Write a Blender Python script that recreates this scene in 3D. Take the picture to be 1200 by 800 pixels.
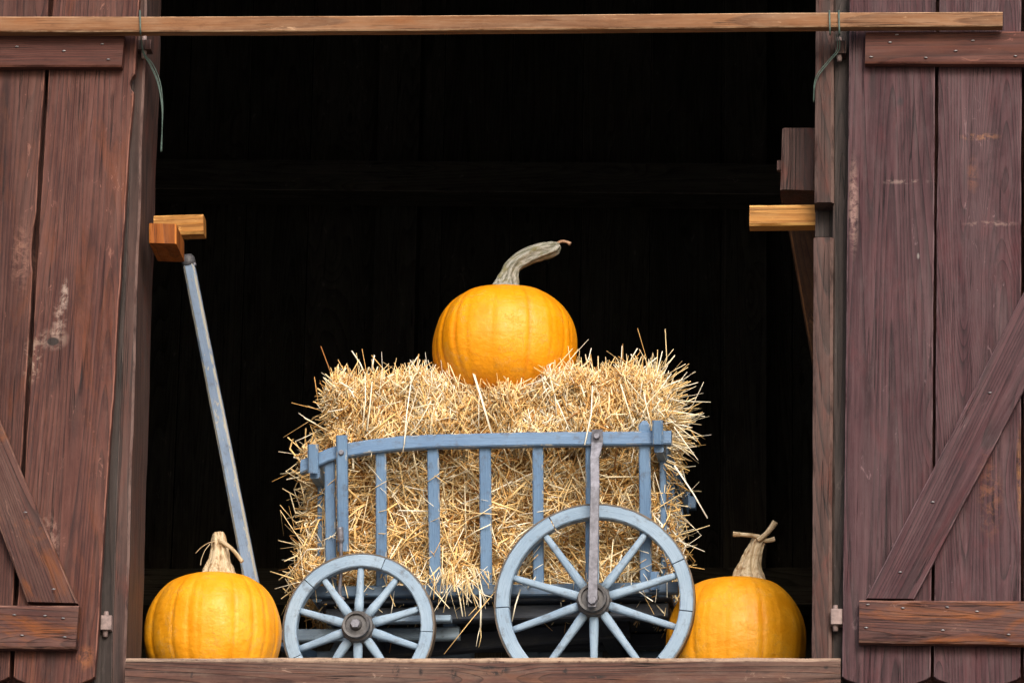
import bpy, math, random
import numpy as np
from mathutils import Vector, Matrix, noise as mnoise
random.seed(7); rng = np.random.default_rng(7)
R = math.radians
C = bpy.context.scene
for o in list(bpy.data.objects): bpy.data.objects.remove(o)
COL = C.collection

# ------------------------------------------------------------------ camera, sky, sun, exposure
FPX = 5500.0; PITCH = R(17.0); YAW = R(4.5); ROLL = 0.0175; DIST = 11.5
cd = bpy.data.cameras.new('camera'); cam = bpy.data.objects.new('camera', cd); COL.objects.link(cam)
cd.sensor_width = 36; cd.lens = FPX / 1200 * 36; cd.clip_start = 0.1; cd.clip_end = 2000
CAMLOC = Vector((DIST * math.tan(YAW), -DIST, 1.65))
ROT = Matrix.Rotation(YAW, 3, 'Z') @ Matrix.Rotation(math.pi/2 + PITCH, 3, 'X') @ Matrix.Rotation(-ROLL * -1, 3, 'Z')
cam.location = CAMLOC; cam.rotation_euler = ROT.to_euler(); C.camera = cam

SUN_EL = R(33); SUN_AZ = math.atan2(0.30, -1.0)          # direction towards the sun, from +Y clockwise
w = bpy.data.worlds.new('World'); C.world = w; w.use_nodes = True
nt = w.node_tree; bg = nt.nodes['Background']
sky = nt.nodes.new('ShaderNodeTexSky'); sky.sky_type = 'NISHITA'; sky.sun_disc = False
sky.sun_elevation = SUN_EL; sky.sun_rotation = SUN_AZ; sky.dust_density = 4.0; sky.air_density = 1.0; sky.ozone_density = 1.0
nt.links.new(sky.outputs[0], bg.inputs[0]); bg.inputs[1].default_value = 0.15
sl = bpy.data.lights.new('sun', 'SUN'); so = bpy.data.objects.new('sun', sl); COL.objects.link(so)
sl.energy = 1.5; sl.angle = R(22); sl.color = (1.0, 0.95, 0.88)
sd = Vector((math.sin(SUN_AZ)*math.cos(SUN_EL), math.cos(SUN_AZ)*math.cos(SUN_EL), math.sin(SUN_EL)))
so.rotation_euler = sd.to_track_quat('Z', 'Y').to_euler(); so.location = sd * 30
C.view_settings.view_transform = 'Standard'; C.view_settings.look = 'None'; C.view_settings.gamma = 1
C.view_settings.use_curve_mapping = False; C.view_settings.exposure = 0.66

# ------------------------------------------------------------------ helpers
def ray(px, py):
    return (ROT @ Vector(((px-600)/FPX, (400-py)/FPX, -1.0)))
def P(px, py, Y):                                        # point of a pixel on the vertical plane y = Y
    d = ray(px, py); t = (Y - CAMLOC.y) / d.y
    return CAMLOC + d * t
FLOOR = P(550, 769, 0.0).z

class MB:
    def __init__(s): s.v = []; s.f = []; s.g = []; s.t = []; s.sm = []; s.e = {}
    def ring_mesh(s, rings, cap=True, closed=False, gr=None, tone=None, smooth=False, edges=False):
        b = len(s.v); n = len(rings[0]); off = Vector((random.uniform(0, 90), random.uniform(0, 90), random.uniform(0, 90)))
        tone = random.random() if tone is None else tone
        for i, r in enumerate(rings):
            for j, p in enumerate(r):
                s.v.append(tuple(p)); s.g.append(tuple(Vector(gr[i][j]) + off if gr else Vector(p) + off)); s.t.append(tone)
        m = len(rings)
        for i in range(m if closed else m-1):
            a = b + i*n; c = b + ((i+1) % m)*n
            for j in range(n):
                k = (j+1) % n; s.f.append((a+j, a+k, c+k, c+j)); s.sm.append(smooth)
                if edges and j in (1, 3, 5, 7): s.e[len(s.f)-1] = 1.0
        if cap and not closed:
            s.f.append(tuple(b+j for j in range(n))[::-1]); s.f.append(tuple(b+(m-1)*n+j for j in range(n))); s.sm += [False, False]
    def strip(s, Lp, Rp, nrm, th, ch=0.002, rough=0.0, tone=None, curved=False, dent=0.0):
        """a board whose left and right front edges run through Lp and Rp; thickness th along nrm"""
        nrm = Vector(nrm).normalized(); rings = []; gr = []
        o = (Lp[0]+Rp[0])/2; ax = ((Lp[-1]+Rp[-1])/2 - o).normalized(); cum = 0; prev = o
        ph = [random.uniform(0, 50) for _ in range(4)]
        for i, (L, Rr) in enumerate(zip(Lp, Rp)):
            sd_ = (Rr - L); wd = sd_.length; sd_.normalize()
            mid = (L+Rr)/2; cum += (mid-prev).length; prev = mid
            if rough:
                a = mnoise.noise(Vector((cum*5, ph[0], 0)))*rough + mnoise.noise(Vector((cum*22, ph[0], 3)))*rough*.5
                c_ = mnoise.noise(Vector((cum*5, ph[1], 0)))*rough + mnoise.noise(Vector((cum*22, ph[1], 3)))*rough*.5
                L = L + sd_*a; Rr = Rr + sd_*c_
            dn = nrm * (mnoise.noise(Vector((cum*3, ph[2], 0)))*dent if dent else 0)
            c = min(ch, wd*.3, th*.3)
            ring = [L+sd_*c, Rr-sd_*c, Rr+nrm*c, Rr+nrm*(th-c), Rr-sd_*c+nrm*th, L+sd_*c+nrm*th, L+nrm*(th-c), L+nrm*c]
            ring = [q+dn for q in ring]
            rings.append(ring)
            if curved: gr.append([((q-mid).dot(sd_), (q-mid).dot(nrm), cum) for q in ring])
            else:
                side = ax.cross(nrm); gr.append([((q-o).dot(side), (q-o).dot(nrm), (q-o).dot(ax)) for q in ring])
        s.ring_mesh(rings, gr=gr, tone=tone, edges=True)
    def quad(s, TL, TR, BL, BR, nrm, th, n=1, **k):
        s.strip([TL.lerp(BL, i/n) for i in range(n+1)], [TR.lerp(BR, i/n) for i in range(n+1)], nrm, th, **k)
    def bar(s, A, B, wdt, th, side, n=1, **k):           # centred bar from A to B, width along side
        A = Vector(A); B = Vector(B); ax = (B-A).normalized(); side = Vector(side); side = (side - ax*side.dot(ax)).normalized()
        nrm = ax.cross(side)
        w0, w1 = wdt if isinstance(wdt, tuple) else (wdt, wdt)
        o = -nrm*th/2
        s.quad(A-side*w0/2+o, A+side*w0/2+o, B-side*w1/2+o, B+side*w1/2+o, nrm, th, n, **k)
    def tube(s, pts, rad, n=8, shape=None, smooth=True, tone=None, twist=0):
        pts = [Vector(p) for p in pts]; rings = []; gr = []; up = None; cum = 0
        for i, p in enumerate(pts):
            t = (pts[min(i+1, len(pts)-1)] - pts[max(i-1, 0)]).normalized()
            if up is None: up = Vector((0, 1, 0)) if abs(t.y) < .9 else Vector((1, 0, 0))
            a = (up - t*up.dot(t)).normalized(); b = t.cross(a); up = a
            if i: cum += (p-pts[i-1]).length
            r = rad[i] if hasattr(rad, '__len__') else rad
            ring = []; gg = []
            for j in range(n):
                th = 2*math.pi*j/n; rr = r*(shape(th + twist*cum, i/(len(pts)-1)) if shape else 1)
                ring.append(p + (a*math.cos(th) + b*math.sin(th))*rr); gg.append((math.cos(th)*rr, math.sin(th)*rr, cum))
            rings.append(ring); gr.append(gg)
        s.ring_mesh(rings, gr=gr, smooth=smooth, tone=tone)
    def lathe(s, prof, c=(0, 0, 0), n=32, axis='Y', smooth=False):
        c = Vector(c); rings = []
        for r, h in prof:
            rings.append([c + (Vector((math.cos(a)*r, h, math.sin(a)*r)) if axis == 'Y' else Vector((math.cos(a)*r, math.sin(a)*r, h)))
                          for a in [2*math.pi*j/n for j in range(n)]])
        s.ring_mesh(rings, smooth=smooth)
    def box(s, lo, hi, ch=0.003, **k):
        lo = Vector(lo); hi = Vector(hi)
        s.strip([Vector((lo.x, lo.y, lo.z)), Vector((lo.x, lo.y, hi.z))], [Vector((hi.x, lo.y, lo.z)), Vector((hi.x, lo.y, hi.z))], (0, 1, 0), hi.y-lo.y, ch=ch, **k)
    def build(s, name, mat, parent=None, loc=None, flip=True):
        loc = Vector(loc) if loc is not None else Vector((0, 0, 0))
        me = bpy.data.meshes.new(name)
        me.from_pydata([(p[0]-loc.x, p[1]-loc.y, p[2]-loc.z) for p in s.v], [], s.f)
        me.polygons.foreach_set('use_smooth', s.sm)
        a = me.attributes.new('grain', 'FLOAT_VECTOR', 'POINT'); a.data.foreach_set('vector', np.array(s.g, 'f').ravel())
        a = me.attributes.new('tone', 'FLOAT', 'POINT'); a.data.foreach_set('value', np.array(s.t, 'f'))
        import bmesh
        bm = bmesh.new(); bm.from_mesh(me); bmesh.ops.recalc_face_normals(bm, faces=bm.faces); bm.to_mesh(me); bm.free()
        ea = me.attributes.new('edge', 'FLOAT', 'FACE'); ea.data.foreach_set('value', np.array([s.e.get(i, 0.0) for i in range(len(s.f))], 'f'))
        me.materials.append(mat)
        o = bpy.data.objects.new(name, me); COL.objects.link(o); o.location = loc
        if parent: o.parent = parent
        return o
def tag(o, label=None, cat=None, group=None, kind=None):
    if label: o['label'] = label
    if cat: o['category'] = cat
    if group: o['group'] = group
    if kind: o['kind'] = kind
    return o
def empty(name, loc, rz=0):
    o = bpy.data.objects.new(name, None); COL.objects.link(o); o.location = loc; o.rotation_euler = (0, 0, rz)
    o.empty_display_size = .1; return o
def single(mb, name, mat, label, cat, group=None):       # a thing that is one mesh: origin at its base
    v = np.array(mb.v); b = ((v[:, 0].min()+v[:, 0].max())/2, (v[:, 1].min()+v[:, 1].max())/2, v[:, 2].min())
    return tag(mb.build(name, mat, None, b), label, cat, group)

# ------------------------------------------------------------------ materials
class N:
    def __init__(s, name):
        s.m = bpy.data.materials.new(name); s.m.use_nodes = True; s.t = s.m.node_tree
        s.b = s.t.nodes['Principled BSDF']
    def n(s, ty, **k):
        x = s.t.nodes.new('ShaderNode'+ty)
        for a, v in k.items(): setattr(x, a, v)
        return x
    def l(s, a, b): s.t.links.new(a, b)
    def val(s, sock, v):
        if hasattr(v, 'is_linked') or isinstance(v, bpy.types.NodeSocket): s.l(v, sock)
        else: sock.default_value = v
    def math(s, op, a, b=0.0, clamp=False):
        x = s.n('Math', operation=op, use_clamp=clamp); s.val(x.inputs[0], a); s.val(x.inputs[1], b); return x.outputs[0]
    def vmul(s, v, sc, add=(0, 0, 0)):
        x = s.n('VectorMath', operation='MULTIPLY_ADD'); s.l(v, x.inputs[0]); x.inputs[1].default_value = sc; x.inputs[2].default_value = add; return x.outputs[0]
    def noise(s, v, scale=1, detail=4, rough=.6, dist=0):
        x = s.n('TexNoise'); s.l(v, x.inputs['Vector']); x.inputs['Scale'].default_value = scale; x.inputs['Detail'].default_value = detail
        x.inputs['Roughness'].default_value = rough; x.inputs['Distortion'].default_value = dist; return x.outputs['Fac']
    def ramp(s, f, a, b, lo=0.0, hi=1.0):
        x = s.n('MapRange'); x.clamp = True; s.val(x.inputs[0], f)
        for i, q in zip((1, 2, 3, 4), (a, b, lo, hi)): x.inputs[i].default_value = q
        return x.outputs[0]
    def mix(s, f, a, b, mode='MIX'):
        x = s.n('Mix', data_type='RGBA', blend_type=mode); s.val(x.inputs[0], f)
        for sk, q in ((x.inputs[6], a), (x.inputs[7], b)):
            if isinstance(q, (tuple, list)): sk.default_value = (*q, 1)
            else: s.l(q, sk)
        return x.outputs[2]
    def attr(s, name, out):
        x = s.n('Attribute', attribute_name=name); return x.outputs[out]
    def bump(s, h, strength, dist=.002):
        x = s.n('Bump'); s.l(h, x.inputs['Height']); x.inputs['Strength'].default_value = strength; x.inputs['Distance'].default_value = dist
        s.l(x.outputs[0], s.b.inputs['Normal'])
    def out(s, col, rough=.7, spec=.3, metal=0):
        s.val(s.b.inputs['Base Color'], (*col, 1) if isinstance(col, tuple) else col); s.val(s.b.inputs['Roughness'], rough)
        s.b.inputs['Specular IOR Level'].default_value = spec; s.b.inputs['Metallic'].default_value = metal; return s.m

def wood(name, base, dark, pale, rust, rustamt=.3, paleamt=.35, ring=1.0, bump=.6, rough=.72, spec=.3, knots=True, tonevar=.35, gain=1.0, spots=()):
    base, dark, pale, rust = [tuple(q*gain for q in c) for c in (base, dark, pale, rust)]
    k = N(name); g = k.attr('grain', 'Vector'); tone = k.attr('tone', 'Fac')
    wob = k.noise(k.vmul(g, (3, 3, 1.1)), 1, 2)
    lo = k.noise(k.vmul(g, (6.0, 3.0, .27)), 1, 1.0, .45, 0)
    vor = k.n('TexVoronoi'); k.l(k.vmul(g, (5.5, 1.0, 2.1)), vor.inputs['Vector']); vor.inputs['Scale'].default_value = 1
    kn = k.ramp(vor.outputs['Distance'], 0.03, .30, 1, 0)            # knots
    ph = k.math('MULTIPLY', lo, 46*ring)
    ph2 = k.math('MULTIPLY', kn, 2.6 if knots else 0)
    k.t.nodes[-1]
    s_ = k.math('ADD', ph, ph2)
    fr = k.math('FRACT', k.math('ADD', s_, k.math('MULTIPLY', wob, .5)))
    line = k.math('POWER', fr, 3.0)                                  # sharp latewood lines
    sharp = k.ramp(fr, .93, 1.0, 1, 0); line = k.math('MULTIPLY', line, sharp)
    fine = k.noise(k.vmul(g, (260, 260, 7)), 1, 3, .7)
    med = k.noise(k.vmul(g, (55, 55, 2.2)), 1, 4, .65)
    big = k.noise(k.vmul(g, (9, 9, 2.0)), 1, 5, .6, .5)
    big2 = k.noise(k.vmul(g, (14, 9, 4.0), (7, 3, 1)), 1, 6, .65, .8)
    col = k.mix(k.math('MULTIPLY', k.ramp(med, .36, .64), .62), base, dark)
    col = k.mix(k.math('MULTIPLY', fr, .38), col, dark)
    col = k.mix(k.math('MULTIPLY', line, 1.0, True), col, tuple(c*.55 for c in dark))
    col = k.mix(k.math('MULTIPLY', k.ramp(big, .48, .66), paleamt), col, pale)
    col = k.mix(k.math('MULTIPLY', k.ramp(big2, .52, .70), rustamt), col, rust)
    col = k.mix(k.math('MULTIPLY', k.ramp(fine, .55, .75), .35), col, pale)
    col = k.mix(k.math('MULTIPLY', k.ramp(fine, .44, .30), .5), col, tuple(c*.35 for c in dark))
    ck = k.noise(k.vmul(g, (60, 60, 1.0), (11, 4, 2)), 1, 2, .5, .1); ckm = k.noise(k.vmul(g, (16, 16, 3.5), (2, 7, 5)), 1, 3, .6)
    crack = k.math('MULTIPLY', k.ramp(k.math('ABSOLUTE', k.math('SUBTRACT', ck, .5)), .004, .016, 1, 0), k.ramp(ckm, .50, .58))
    col = k.mix(k.math('MULTIPLY', crack, .9), col, tuple(c*.22 for c in dark))
    mot = k.noise(k.vmul(g, (30, 30, 9), (6, 2, 8)), 1, 8, .75); col = k.mix(k.math('MULTIPLY', k.ramp(mot, .50, .66), .30), col, pale)
    col = k.mix(k.math('MULTIPLY', k.ramp(mot, .46, .34), .5), col, tuple(c*.6 for c in dark))
    # scuffs and flaked patches
    sc = k.noise(k.vmul(g, (45, 45, 16), (3, 1, 9)), 1, 6, .7, 1.0); scm = k.math('MULTIPLY', k.ramp(sc, .62, .66), k.ramp(big, .50, .56))
    col = k.mix(k.math('MULTIPLY', scm, .4), col, tuple(min(1, c*2.4) for c in pale))
    if knots:
        col = k.mix(k.math('MULTIPLY', k.ramp(vor.outputs['Distance'], .045, .07, 1, 0), .8), col, tuple(c*.45 for c in dark))
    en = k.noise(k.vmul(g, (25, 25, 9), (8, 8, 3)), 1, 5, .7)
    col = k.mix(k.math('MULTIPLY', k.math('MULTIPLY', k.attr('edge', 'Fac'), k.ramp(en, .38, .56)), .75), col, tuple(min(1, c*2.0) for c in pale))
    if spots:
        pos = k.n('TexCoord').outputs['Object']; sn = k.noise(pos, 42, 6, .75, .5)
        for (sp_, rx_, rz_, colr, amt, a_, b_) in spots:
            dv = k.vmul(pos, (1/rx_, 0, 1/rz_), (-sp_[0]/rx_, 0, -sp_[2]/rz_)); ln = k.n('VectorMath', operation='LENGTH'); k.l(dv, ln.inputs[0])
            m_ = k.ramp(ln.outputs['Value'], 1.0, .35 if a_ is not None else .8)
            if a_ is not None: m_ = k.math('MULTIPLY', m_, k.ramp(sn, a_, b_))
            col = k.mix(k.math('MULTIPLY', m_, amt), col, colr)
    br = k.math('MULTIPLY_ADD', tone, tonevar); k.t.nodes[-1].inputs[2].default_value = 1 - tonevar/2
    hsv = k.n('HueSaturation'); k.l(br, hsv.inputs['Value']); k.l(col, hsv.inputs['Color']); hsv.inputs['Saturation'].default_value = 1.12
    h = k.math('ADD', k.math('MULTIPLY', fine, .6), k.math('ADD', k.math('MULTIPLY', med, .6), k.math('SUBTRACT', k.math('MULTIPLY', line, -.5), k.math('MULTIPLY', crack, 1.5))))
    k.bump(h, bump, .0022)
    return k.out(hsv.outputs[0], k.ramp(med, .3, .7, rough-.12, rough+.12), spec)

def painted(name, col, col2, chip, chipamt, metal=False):
    k = N(name); g = k.attr('grain', 'Vector'); tone = k.attr('tone', 'Fac')
    fine = k.noise(k.vmul(g, (300, 300, 14)), 1, 3, .7); big = k.noise(k.vmul(g, (12, 12, 5)), 1, 5, .6)
    med = k.noise(k.vmul(g, (70, 70, 9)), 1, 5, .65); grime = k.noise(k.vmul(g, (38, 38, 30), (5, 5, 5)), 1, 7, .72)
    c = k.mix(k.ramp(big, .35, .65), col, col2)
    c = k.mix(k.math('MULTIPLY', k.ramp(fine, .5, .7), .25), c, tuple(min(1, q*1.35) for q in col2))
    c = k.mix(k.math('MULTIPLY', k.ramp(fine, .42, .3), .35), c, tuple(q*.45 for q in col))
    c = k.mix(k.math('MULTIPLY', k.ramp(grime, .54, .68), .6), c, (.07, .07, .075))
    ch = k.noise(k.vmul(g, (70, 70, 18), (1, 2, 3)), 1, 6, .7, .6)
    c = k.mix(k.math('MULTIPLY', k.ramp(ch, .72-chipamt, .735-chipamt), .85), c, chip)
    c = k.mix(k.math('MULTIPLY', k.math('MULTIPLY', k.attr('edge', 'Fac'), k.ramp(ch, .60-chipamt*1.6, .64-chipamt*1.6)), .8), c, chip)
    h = k.math('ADD', fine, k.math('MULTIPLY', med, .8)); k.bump(h, .5, .002)
    return k.out(c, k.ramp(med, .3, .7, .42, .62), .4)

M = {}
M['door'] = wood('weathered_maroon_wood', (.125, .047, .036), (.045, .017, .016), (.175, .088, .070), (.185, .060, .026), gain=.66, rustamt=.45, spots=[(P(70, 372, 0), .022, .075, (.30, .22, .19), .6, .46, .60), (P(76, 345, 0), .012, .05, (.40, .32, .28), .5, .44, .56), (P(62, 397, 0), .045, .035, (.26, .19, .16), .7, .42, .56), (P(62, 400, 0), .030, .022, (.060, .035, .030), .75, .34, .44), (P(62, 400, 0), .017, .012, (.014, .010, .009), .95, None, 0), (P(38, 420, 0), .03, .08, (.34, .25, .2), .6, .50, .58), (P(55, 640, 0), .04, .10, (.30, .20, .17), .5, .48, .60), (P(110, 60, 0), .03, .02, (.26, .10, .04), .6, .48, .60), (P(155, 98, 0), .010, .03, (.02, .015, .015), .8, .40, .50), (P(100, 770, 0), .03, .04, (.24, .10, .05), .5, .44, .56), (P(25, 300, 0), .035, .12, (.24, .13, .10), .5, .46, .60)])
M['door_purple'] = wood('weathered_purple_wood', (.104, .043, .050), (.036, .015, .020), (.130, .086, .092), (.135, .036, .040), rustamt=.35, paleamt=.35, gain=.64, spots=[(P(1000, 240, 0), .016, .16, (.26, .17, .15), .7, .40, .56), (P(1148, 160, 0), .06, .012, (.30, .15, .08), .45, .46, .56), (P(1060, 213, 0), .08, .008, (.26, .19, .17), .45, .46, .56), (P(1160, 262, 0), .08, .010, (.26, .18, .16), .45, .48, .58), (P(1140, 205, 0), .02, .06, (.18, .08, .05), .35, .44, .56), (P(1160, 580, 0), .04, .13, (.20, .09, .05), .4, .46, .60), (P(1196, 560, 0), .012, .16, (.26, .13, .06), .6, .40, .56), (P(1076, 300, 0), .004, .010, (.4, .38, .36), .4, .36, .48), (P(1055, 120, 0), .012, .02, (.02, .015, .018), .8, .36, .50)])
M['ledge'] = wood('ledge_wood', (.100, .042, .034), (.036, .014, .014), (.130, .075, .060), (.270, .090, .024), rustamt=.65, bump=1.0, knots=False, gain=.78)
M['ledge_red'] = wood('red_ledge_wood', (.115, .040, .030), (.060, .020, .016), (.135, .062, .048), (.170, .060, .030), bump=.3, paleamt=.3, gain=.70)
M['post'] = wood('grey_brown_post_wood', (.086, .044, .037), (.032, .021, .020), (.095, .064, .057), (.125, .042, .032), rustamt=.6, gain=.78)
M['postshade'] = wood('shaded_post_wood', (.030, .020, .018), (.013, .009, .008), (.044, .033, .030), (.06, .04, .035), rustamt=.2)  # post wood darkened so its colour carries the shade of rebates and mortise
M['sill'] = wood('sill_wood', (.140, .066, .050), (.050, .025, .022), (.210, .150, .120), (.200, .090, .050), rustamt=.45, bump=1.0, gain=.62, spots=[(P(464, 786, 0), 0.012, 0.022, (.012, .009, .009), .95, .44, .50), (P(493, 786, 0), 0.007, 0.012, (.012, .009, .009), .95, .44, .50), (P(532, 788, 0), 0.01, 0.024, (.012, .009, .009), .95, .44, .50), (P(572, 781, 0), 0.034, 0.007, (.012, .009, .009), .95, .44, .50), (P(578, 788, 0), 0.03, 0.008, (.012, .009, .009), .95, .44, .50), (P(590, 784, 0), 0.02, 0.012, (.012, .009, .009), .95, .44, .50), (P(662, 785, 0), 0.008, 0.014, (.012, .009, .009), .95, .44, .50), (P(877, 786, 0), 0.008, 0.006, (.012, .009, .009), .95, .44, .50), (P(225, 792, 0), 0.006, 0.016, (.012, .009, .009), .95, .44, .50), (P(968, 781, 0), 0.008, 0.006, (.012, .009, .009), .95, .44, .50), (P(700, 792, 0), 0.03, 0.006, (.012, .009, .009), .95, .44, .50), (P(550, 771, 0), 1.3, .012, (.36, .27, .20), .75, .36, .54)])
M['bar'] = wood('tan_batten_wood', (.330, .175, .095), (.200, .085, .040), (.400, .270, .180), (.300, .120, .050), ring=.5, bump=.5, knots=False, rustamt=.5, paleamt=.4, gain=.66)
M['fresh'] = wood('fresh_orange_wood', (.560, .270, .095), (.380, .150, .045), (.600, .360, .160), (.480, .190, .060), ring=.5, bump=.8, knots=False, gain=.58)
M['rustwood'] = wood('red_orange_wood', (.330, .110, .032), (.210, .060, .018), (.360, .150, .060), (.400, .130, .036), ring=.5, bump=.8, knots=False, gain=.72)
M['inner'] = wood('old_interior_wood', (.11, .10, .088), (.055, .05, .044), (.15, .14, .125), (.12, .09, .07), bump=.2, gain=1.7)
M['innerbrown'] = wood('brown_interior_wood', (.10, .045, .022), (.05, .02, .012), (.12, .06, .03), (.12, .05, .02), bump=.2, knots=False, gain=.6)
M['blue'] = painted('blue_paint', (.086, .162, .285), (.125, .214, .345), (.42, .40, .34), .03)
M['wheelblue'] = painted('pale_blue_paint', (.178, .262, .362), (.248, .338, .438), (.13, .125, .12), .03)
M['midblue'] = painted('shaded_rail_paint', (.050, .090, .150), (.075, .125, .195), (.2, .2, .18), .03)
M['shadeblue'] = painted('shaded_underside_paint', (.020, .026, .042), (.032, .042, .064), (.05, .05, .05), .03)  # cart blue darkened nearly to black, painting in the shade under the body
M['poleblue'] = painted('chipped_blue_paint', (.120, .180, .290), (.185, .255, .370), (.40, .37, .29), .112)
def metal(name, col, rough=.5, met=.5, sc=60):
    k = N(name); tc = k.n('TexCoord'); n = k.noise(tc.outputs['Object'], sc, 6, .7)
    c = k.mix(k.ramp(n, .35, .65), tuple(q*.6 for q in col), tuple(min(1, q*1.25) for q in col)); k.bump(n, .4, .001)
    return k.out(c, rough, .4, met)
M['iron'] = metal('grey_iron', (.17, .17, .20), .45, .35)
M['hub'] = metal('dark_worn_hub', (.085, .082, .085), .5, .2, 90)
M['tyre'] = metal('rusty_tyre_iron', (.11, .085, .065), .6, .3, 40)
M['hinge'] = metal('pinkish_painted_hinge', (.21, .15, .14), .6, .0, 60)
M['nail'] = metal('nail_steel', (.30, .29, .30), .4, .5, 80)
M['black'] = metal('black_end_cap', (.07, .07, .08), .55, .0, 90)
M['wire'] = metal('green_wire', (.07, .11, .095), .5, .0, 60)

def pumpkin_mat(name, c1, c2, c3):
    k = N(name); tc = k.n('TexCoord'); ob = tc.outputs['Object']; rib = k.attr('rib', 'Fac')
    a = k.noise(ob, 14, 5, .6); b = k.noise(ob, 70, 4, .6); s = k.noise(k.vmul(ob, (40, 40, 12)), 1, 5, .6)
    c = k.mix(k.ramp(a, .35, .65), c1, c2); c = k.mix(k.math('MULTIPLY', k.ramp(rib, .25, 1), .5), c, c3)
    c = k.mix(k.math('MULTIPLY', k.ramp(s, .52, .72), .30), c, tuple(min(1, q*1.1+.02) for q in c2))
    sp = k.noise(ob, 180, 3, .6); c = k.mix(k.math('MULTIPLY', k.ramp(sp, .68, .74), .35), c, (.72, .50, .20))
    wt = k.noise(ob, 55, 6, .75); c = k.mix(k.math('MULTIPLY', k.ramp(wt, .69, .72), .4), c, (.33, .13, .02))
    h = k.math('ADD', k.math('MULTIPLY', b, .5), k.math('ADD', k.math('MULTIPLY', s, .7), k.noise(k.vmul(ob, (30, 30, 60)), 1, 4, .6)))
    sca = k.noise(k.vmul(ob, (9, 9, 16), (4, 4, 1)), 1, 7, .8, 1.2); scr = k.math('MULTIPLY', k.ramp(k.math('ABSOLUTE', k.math('SUBTRACT', sca, .5)), .003, .010, 1, 0), k.ramp(a, .52, .60))
    c = k.mix(k.math('MULTIPLY', scr, .55), c, (.50, .30, .12)); h = k.math('ADD', h, k.math('MULTIPLY', scr, .3))
    k.bump(h, .45, .0055)
    return k.out(c, k.ramp(b, .3, .7, .40, .56), .36)
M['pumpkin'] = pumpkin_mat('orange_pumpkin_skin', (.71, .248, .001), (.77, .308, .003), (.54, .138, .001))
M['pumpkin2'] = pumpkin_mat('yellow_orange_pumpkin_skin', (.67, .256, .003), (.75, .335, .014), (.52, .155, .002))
def stem_mat(name, a, b, d):
    k = N(name); g = k.attr('grain', 'Vector'); rg = k.attr('tone', 'Fac')
    n = k.noise(k.vmul(g, (160, 160, 26)), 1, 5, .65); n2 = k.noise(k.vmul(g, (60, 60, 40)), 1, 4, .6)
    c = k.mix(k.ramp(n, .4, .6), a, b); c = k.mix(k.ramp(n2, .52, .68), c, d); k.bump(n, .8, .003); return k.out(c, .75, .2)
M['stemgreen'] = stem_mat('grey_green_stem', (.12, .12, .085), (.36, .35, .31), (.17, .155, .08))
M['stemtan'] = stem_mat('dry_tan_stem', (.36, .26, .15), (.58, .48, .33), (.22, .13, .06))
M['stemtip'] = stem_mat('brown_stem_tip', (.30, .17, .10), (.42, .27, .18), (.2, .1, .05))
k = N('straw'); isl = k.attr('tone', 'Fac'); cr = k.n('ValToRGB'); k.l(isl, cr.inputs[0])
E = cr.color_ramp.elements; E[0].position = 0; E[0].color = (.30, .13, .035, 1); E[1].position = 1; E[1].color = (.95, .90, .76, 1)
for p_, c_ in ((.12, (.56, .29, .085)), (.33, (.78, .48, .17)), (.6, (.86, .63, .30)), (.80, (.92, .79, .52))):
    e = E.new(p_); e.color = (*c_, 1)
M['straw'] = k.out(cr.outputs[0], .5, .35)
k = N('straw_core'); tc = k.n('TexCoord'); n_ = k.noise(tc.outputs['Object'], 70, 6, .7)
M['core'] = k.out(k.mix(k.ramp(n_, .4, .6), (.20, .09, .025), (.50, .27, .085)), .9, .1); 
k = N('ground_gravel'); tc = k.n('TexCoord'); n_ = k.noise(tc.outputs['Object'], .6, 8, .7); n2 = k.noise(tc.outputs['Object'], 40, 4, .7)
M['ground'] = k.out(k.mix(k.ramp(n2, .3, .7), (.16, .15, .13), k.mix(k.ramp(n_, .4, .6), (.30, .28, .25), (.22, .21, .17))), .9, .2)
M['roof'] = wood('roof_tiles', (.16, .06, .04), (.1, .04, .03), (.2, .12, .1), (.2, .07, .04), knots=False)

# ------------------------------------------------------------------ ground
mb = MB(); S = 600
mb.v = [(-S, -S, 0), (S, -S, 0), (S, S, 0), (-S, S, 0)]; mb.f = [(0, 1, 2, 3)]; mb.g = [(0, 0, 0)]*4; mb.t = [0]*4; mb.sm = [False]
tag(mb.build('ground', M['ground']), kind='structure')

# ------------------------------------------------------------------ barn
barn = empty('barn', (0, 0, 0)); tag(barn, 'old weathered maroon timber barn with its loft doors folded open', 'barn')
YB = (0, 1, 0)
def pq(mb, tl, tr, bl, br, Y, th, n=24, **k):            # board given by its corner pixels on plane Y
    mb.quad(P(*tl, Y), P(*tr, Y), P(*bl, Y), P(*br, Y), YB, th, n, **k)
def strip_px(mb, L, Rr, Y, th, n=40, wl=0, **k):
    """board whose edges follow pixel polylines, resampled by height"""
    def samp(poly, y):
        for (x0, y0), (x1, y1) in zip(poly, poly[1:]):
            if y <= y1 or (x1, y1) == poly[-1]: return x0 + (x1-x0)*(y-y0)/(y1-y0)
    y0, y1 = L[0][1], L[-1][1]; ys = [y0+(y1-y0)*i/n for i in range(n+1)]
    mb.strip([P(samp(L, y), y, Y) for y in ys], [P(samp(Rr, y), y, Y) for y in ys], YB, th, **k)
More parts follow.
